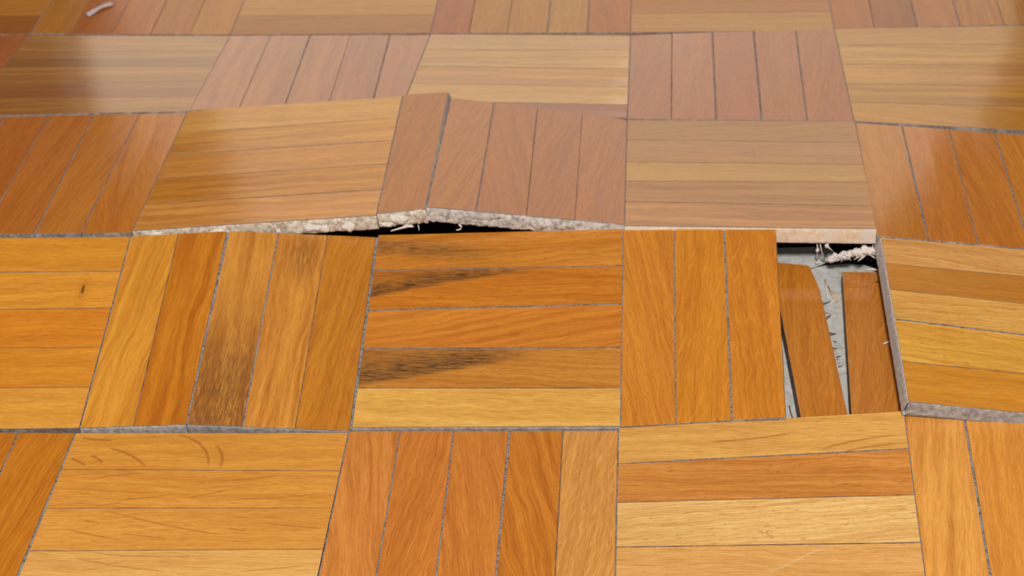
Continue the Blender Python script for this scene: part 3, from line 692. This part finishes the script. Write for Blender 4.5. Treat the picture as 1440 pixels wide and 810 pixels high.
# splinters on the screed between the loose strips
strand([(214.0, 121.5, -6.2), (214.0, 115, -7.2), (214.6, 108, -7.4)], .55, .2, M_FIBRE, 'wood_splinter', 'white curled splinter on the grey screed between the loose strips', 'splinter')
strand([(214.8, 117, -6.4), (216.6, 111, -7.1), (218.6, 105.5, -7.3)], .25, .75, M_TANF, 'wood_splinter', 'tan splinter on the grey screed beside the white curled splinter', 'splinter')
for i, (x, y, l, w, a) in enumerate(((213.2, 103.6, 5.2, .45, 30), (213.6, 92.5, 4.2, .65, 48), (214.6, 79.6, 4.0, .7, 8), (215.4, 69, 2.6, .4, -12), (217.0, 63, 2.2, .35, 15), (215.9, 74, 1.8, .3, -40), (217.2, 56, 2.0, .3, 20))):
    ca, sa = math.cos(math.radians(a)) * l / 2, math.sin(math.radians(a)) * l / 2
    strand([(x - ca, y - sa, -7.3), (x, y, -7.0), (x + ca, y + sa, -6.9)], w, w * .4, M_DKF, 'wood_splinter', 'dark splinter lying on the screed along the askew loose strip', 'splinter', 'dark splinters in the gap between the loose strips')
strand([(236.2, 62.2, 1.5), (239, 62.8, 2.6), (241.0, 64, 4.0)], .45, .3, M_FIBRE, 'wood_splinter', 'pale double splinter lying on the straight loose strip against the grey edge', 'splinter')
strand([(239.2, 44.4, 1.3), (240.4, 45.5, 3.4), (241.4, 47, 5.0)], .35, .2, M_FIBRE, 'wood_splinter', 'tiny pale splinter on the straight loose strip, nearer the viewer', 'splinter')
strand([(232.5, 119.5, 1.6), (235.5, 119.9, 1.8), (239, 119.4, 1.6)], .35, .55, M_FIBRE, 'wood_splinter', 'pale frayed splinter on the far end of the straight loose strip', 'splinter')
strand([(193.2, 28, -7.6), (193.6, 23, -7.5), (194.8, 17, -7.6)], .25, .45, M_DKF, 'wood_splinter', 'thin dark splinter on the screed left of the askew loose strip', 'splinter')
# fine rubble nobody could count
bm = bmesh.new()
for i in range(420):
    x = rnd.uniform(191, 240); y = rnd.uniform(8, 146)
    s = rnd.uniform(.08, .42)
    r = bmesh.ops.create_icosphere(bm, subdivisions=1, radius=s * MM)
    bmesh.ops.scale(bm, verts=r['verts'], vec=(rnd.uniform(.6, 2), rnd.uniform(.6, 1.5), .7))
    bmesh.ops.translate(bm, verts=r['verts'], vec=Vector((x, y, FLOOR_Z + s * .4)) * MM)
tag(obj_bm('crumbs', bm, M_CRUSTG, (215, 75, -8)), 'fine grey crumbs scattered over the screed in the hole', 'crumbs', kind='stuff')
# curls of glue under the peak of the ridge
def curl(key, pts, r0):
    bm = bmesh.new(); tube(bm, pts, r0, r0 * .4)
    bmesh.ops.translate(bm, verts=bm.verts, vec=-SQ[key].location)
    me = bpy.data.meshes.new('glue_curl'); bm.to_mesh(me); bm.free(); me.materials.append(M_LUMP); link('glue_curl', me, SQ[key])
curl('C2', [(36, 119.4, 24.2), (37.2, 119.2, 23.0), (36.6, 119, 21.6), (34.6, 119, 21.0)], .55)
curl('C2', [(10, 118.6, 22.8), (6, 118.4, 21.6), (2.5, 118.2, 20.4)], .6)
curl('C2', [(16, 118.6, 23.8), (16.4, 118.4, 22.2), (16.2, 118.4, 20.8)], .3)
# white scrap on the far left square
bm = bmesh.new(); N = 14; rows = []
for i in range(N + 1):
    t = i / N; c_ = Vector((-229.5, 376.5, 0)).lerp(Vector((-217.5, 392, 0)), t); n_ = Vector((.79, -.61, 0))
    w = 2.0 + .5 * math.sin(t * 9); z = -.3 + .9 * math.sin(math.pi * t) + .5 * t
    rows.append([bm.verts.new((c_ + n_ * w * s_ + Vector((0, 0, z + (.9 * (1 - s_ * s_)) + dz))) * MM) for s_, dz in ((-1, 0), (-.5, 0), (0, 0), (.5, 0), (1, 0), (1, .18), (.5, .22), (0, .25), (-.5, .22), (-1, .18))])
for a, b_ in zip(rows, rows[1:]):
    for j in range(10): bm.faces.new((a[j], a[(j + 1) % 10], b_[(j + 1) % 10], b_[j]))
bm.faces.new(rows[0]); bm.faces.new(rows[-1][::-1])
tag(obj_bm('paper_scrap', bm, rough_mat('lilac_white_paper', (.50, .44, .46), (.66, .60, .58), scale=200), (-223, 384, -.4)), 'small narrow whitish scrap lying on the far left square', 'scrap')


# ---------------------------------------------------------------- the setting
def box(name, x0, x1, y0, y1, z0, z1, mat, parent=None, bev=0):
    bm = bmesh.new()
    bmesh.ops.create_cube(bm, size=1)
    for v in bm.verts:
        v.co = Vector((x0 if v.co.x < 0 else x1, y0 if v.co.y < 0 else y1, z0 if v.co.z < 0 else z1))
    if bev: bmesh.ops.bevel(bm, geom=bm.edges[:], offset=bev, segments=2, affect='EDGES')
    me = bpy.data.meshes.new(name); bm.to_mesh(me); bm.free(); me.materials.append(mat)
    return link(name, me, parent)
RX, RY0, RY1, RZ = 2.4, -2.6, 2.6, 2.6
sub = box('floor_screed', -RX, RX, RY0, RY1, -.06, FLOOR_Z * MM, M_CONC); tag(sub, kind='structure')

M_GAP_SHADE = rough_mat('painted_gap_shade', (.008, .006, .005), (.018, .014, .012), scale=300)  # near-black sheet, paints the deep shade under the lifted squares
bm = bmesh.new()
for poly in ([(-250, 8), (189, 8), (189, 136), (189, 250), (-250, 250)], [(189, 145.3), (213, 145.8), (213, 136), (209, 134.0), (212, 134.6), (217, 136.2), (225, 137.6), (233, 137.0), (240, 133.5), (243, 131), (352, 129), (352, 250), (189, 250)]):
    tp = [bm.verts.new(Vector((x, y, -7.90)) * MM) for x, y in poly]; bt = [bm.verts.new(Vector((x, y, -7.999)) * MM) for x, y in poly]
    bm.faces.new(tp); bm.faces.new(bt[::-1])
    for i in range(len(tp)): j = (i + 1) % len(tp); bm.faces.new((tp[i], bt[i], bt[j], tp[j]))
bmesh.ops.recalc_face_normals(bm, faces=bm.faces)
me = bpy.data.meshes.new('floor_shade_sheet'); bm.to_mesh(me); bm.free(); me.materials.append(M_GAP_SHADE)
tag(link('floor_shade_sheet', me), kind='structure')

# surrounding parquet outside the measured squares
mt, nt, p = new_mat('surrounding_parquet'); k = NB(nt)
co = k.sep(nt.nodes.new('ShaderNodeTexCoord').outputs['Object'])
sx = k.math('DIVIDE', co[0], .1205); sy = k.math('DIVIDE', co[1], .1205)
fx = k.math('FLOOR', sx); fy = k.math('FLOOR', sy)
par = k.math('ABSOLUTE', k.math('MODULO', k.math('ADD', fx, fy), 2.0))
rx = k.math('FRACT', sx); ry = k.math('FRACT', sy)
def sel(f, a, b): return k.math('ADD', k.math('MULTIPLY', a, k.math('SUBTRACT', 1.0, f)), k.math('MULTIPLY', b, f))
a_ = sel(par, rx, ry); l_ = sel(par, ry, rx)
idn = k.math('FLOOR', k.math('MULTIPLY', a_, 5.0))
wn = nt.nodes.new('ShaderNodeTexWhiteNoise'); nt.links.new(k.comb(k.math('ADD', fx, .5), k.math('ADD', fy, .5), idn), wn.inputs[0])
fine = k.noise(k.comb(k.math('MULTIPLY', l_, 3.0), k.math('MULTIPLY', a_, 60.0), k.math('MULTIPLY', wn.outputs[0], 40)), 1, 4, .6)
c = k.mix(wn.outputs[0], (.45, .17, .03, 1), (.60, .29, .08, 1))
c = k.mix(k.mr(fine, .3, .7, .5, 0), c, (.30, .10, .02, 1))
e = k.math('FRACT', k.math('MULTIPLY', a_, 5.0)); e = k.math('MINIMUM', e, k.math('SUBTRACT', 1.0, e))
e2 = k.math('MULTIPLY', k.math('MINIMUM', l_, k.math('SUBTRACT', 1.0, l_)), 5.0)
c = k.mix(k.mr(k.math('MINIMUM', e, e2), .008, .022, .85, 0), c, (.12, .09, .08, 1))
nt.links.new(c, p.inputs['Base Color']); p.inputs['Roughness'].default_value = .42
p.inputs['Coat Weight'].default_value = 1; p.inputs['Coat Roughness'].default_value = .13
g = lambda key, i: Vector(SQUARES[key][1][i])
inner = [g('A-', 0), g('A-', 1), g('A0', 0), g('A0', 1), g('A1', 0), g('A1', 1), g('A2', 0), g('A2', 1), g('A3', 0), g('A3', 1), g('A4', 0), g('A4', 1), g('A4', 2),
         g('B4', 1), g('B4', 2), g('C4', 1), g('C4', 2), g('D4', 1), g('D4', 2), g('E4', 1), g('E4', 2), g('E4', 3), g('E3', 2), g('E3', 3), g('E2', 2), g('E2', 3),
         g('E1', 2), g('E1', 3), g('E0', 2), g('E0', 3), g('E0', 0), g('D0', 3), g('D0', 0), g('C0', 3), g('C0', 0), g('B-', 3), g('B-', 0), g('A-', 3)]
outer = [Vector((-RX, RY0, 0)), Vector((RX, RY0, 0)), Vector((RX, RY1, 0)), Vector((-RX, RY1, 0))]
outer = [v / MM if abs(v.x) < 10 else v for v in outer]
cen = sum((v for v in inner), Vector()) / len(inner)
mid = []
for v in inner:                       # a level ring just outside, so the slopes stay short
    d_ = (v - cen); d_.z = 0
    w_ = v + d_.normalized() * 60; w_.z = 0; mid.append(w_)
verts = [v + (v - cen).normalized() * .4 for v in inner]
n_ = len(inner)
verts += mid; faces = []
for i in range(n_):
    j = (i + 1) % n_; faces.append((i, j, n_ + j, n_ + i))
for i in range(n_):                   # the cut edge goes down to the screed
    j = (i + 1) % n_; faces.append((i, 2 * n_ + i, 2 * n_ + j, j))
verts += [Vector((v.x, v.y, FLOOR_Z)) for v in verts[:n_]]
flat = [Vector((v.x, v.y, 0)) for v in outer]
tess = tessellate_polygon([[Vector((v.x, v.y, 0)) for v in outer], [Vector((v.x, v.y, 0)) for v in mid]])
idxmap = [3 * n_ + i for i in range(4)] + [n_ + i for i in range(n_)]
verts += outer
for t in tess: faces.append(tuple(idxmap[i] for i in t))
me = mesh_from('floor', [v * MM for v in verts], faces, [mt])
bm = bmesh.new(); bm.from_mesh(me); bmesh.ops.recalc_face_normals(bm, faces=bm.faces)
if sum(f.normal.z * f.calc_area() for f in bm.faces) < 0: bmesh.ops.reverse_faces(bm, faces=bm.faces)
bm.to_mesh(me); bm.free()
tag(link('floor', me), kind='structure')

M_WALL = rough_mat('beige_plaster', (.24, .19, .14), (.27, .22, .16), scale=60, bump=.001)
M_CEIL = rough_mat('ceiling_paint', (.62, .60, .56), (.65, .63, .59), scale=60, bump=.0005)
M_WHITE = rough_mat('white_window_paint', (.78, .77, .74), (.82, .81, .78), scale=80, bump=.0002, rough=.4)
WX0, WX1, WZ0, WZ1 = -1.10, .84, .12, 1.78
T = .12
tag(box('wall_left', -RX - T, -RX, RY0 - T, RY1 + T, -.06, RZ + T, M_WALL), kind='structure')
tag(box('wall_right', RX, RX + T, RY0 - T, RY1 + T, -.06, RZ + T, M_WALL), kind='structure')
tag(box('wall_front', -RX, RX, RY0 - T, RY0, -.06, RZ + T, M_WALL), kind='structure')
tag(box('ceiling', -RX, RX, RY0, RY1, RZ, RZ + T, M_CEIL), kind='structure')
bm = bmesh.new()
def addbox(bm, x0, x1, y0, y1, z0, z1):
    r = bmesh.ops.create_cube(bm, size=1)
    for v in r['verts']:
        v.co = Vector((x0 if v.co.x < 0 else x1, y0 if v.co.y < 0 else y1, z0 if v.co.z < 0 else z1))
addbox(bm, -RX, WX0, RY1, RY1 + T, -.06, RZ + T); addbox(bm, WX1, RX, RY1, RY1 + T, -.06, RZ + T)
addbox(bm, WX0, WX1, RY1, RY1 + T, -.06, WZ0); addbox(bm, WX0, WX1, RY1, RY1 + T, WZ1, RZ + T)
me = bpy.data.meshes.new('wall_back'); bm.to_mesh(me); bm.free(); me.materials.append(M_WALL)
tag(link('wall_back', me), kind='structure')
win = bpy.data.objects.new('window_1', None); col.objects.link(win); win.location = ((WX0 + WX1) / 2, RY1, WZ0); tag(win, kind='structure')
bm = bmesh.new(); fw = .05
hw = (WX1 - WX0) / 2; hz = WZ1 - WZ0
addbox(bm, -hw, -hw + fw, .02, .09, 0, hz); addbox(bm, hw - fw, hw, .02, .09, 0, hz)
addbox(bm, -hw + fw, hw - fw, .02, .09, 0, fw); addbox(bm, -hw + fw, hw - fw, .02, .09, hz - fw, hz)
bmesh.ops.bevel(bm, geom=bm.edges[:], offset=.004, segments=2, affect='EDGES')
me = bpy.data.meshes.new('window_frame'); bm.to_mesh(me); bm.free(); me.materials.append(M_WHITE); link('window_frame', me, win)
gm = bpy.data.materials.new('window_glass'); gm.use_nodes = True; nt = gm.node_tree
for n in list(nt.nodes): nt.nodes.remove(n)
o_ = nt.nodes.new('ShaderNodeOutputMaterial'); mx = nt.nodes.new('ShaderNodeMixShader'); tr = nt.nodes.new('ShaderNodeBsdfTransparent'); gl = nt.nodes.new('ShaderNodeBsdfGlossy')
gl.inputs['Roughness'].default_value = .02; mx.inputs[0].default_value = .06
nt.links.new(tr.outputs[0], mx.inputs[1]); nt.links.new(gl.outputs[0], mx.inputs[2]); nt.links.new(mx.outputs[0], o_.inputs[0])
box('window_pane', -hw + fw, hw - fw, .052, .058, fw, hz - fw, gm, win)
box('window_sill', -hw - .04, hw + .04, -.14, .02, -.03, 0, M_WHITE, win, .004)
for nm, x0, x1, y0, y1 in (('baseboard_back', -RX, RX, RY1 - .015, RY1), ('baseboard_left', -RX, -RX + .015, RY0, RY1 - .015), ('baseboard_right', RX - .015, RX, RY0, RY1 - .015), ('baseboard_front', -RX + .015, RX - .015, RY0, RY0 + .015)):
    tag(box(nm, x0, x1, y0, y1, 0, .07, M_WHITE, bev=.003), kind='structure')
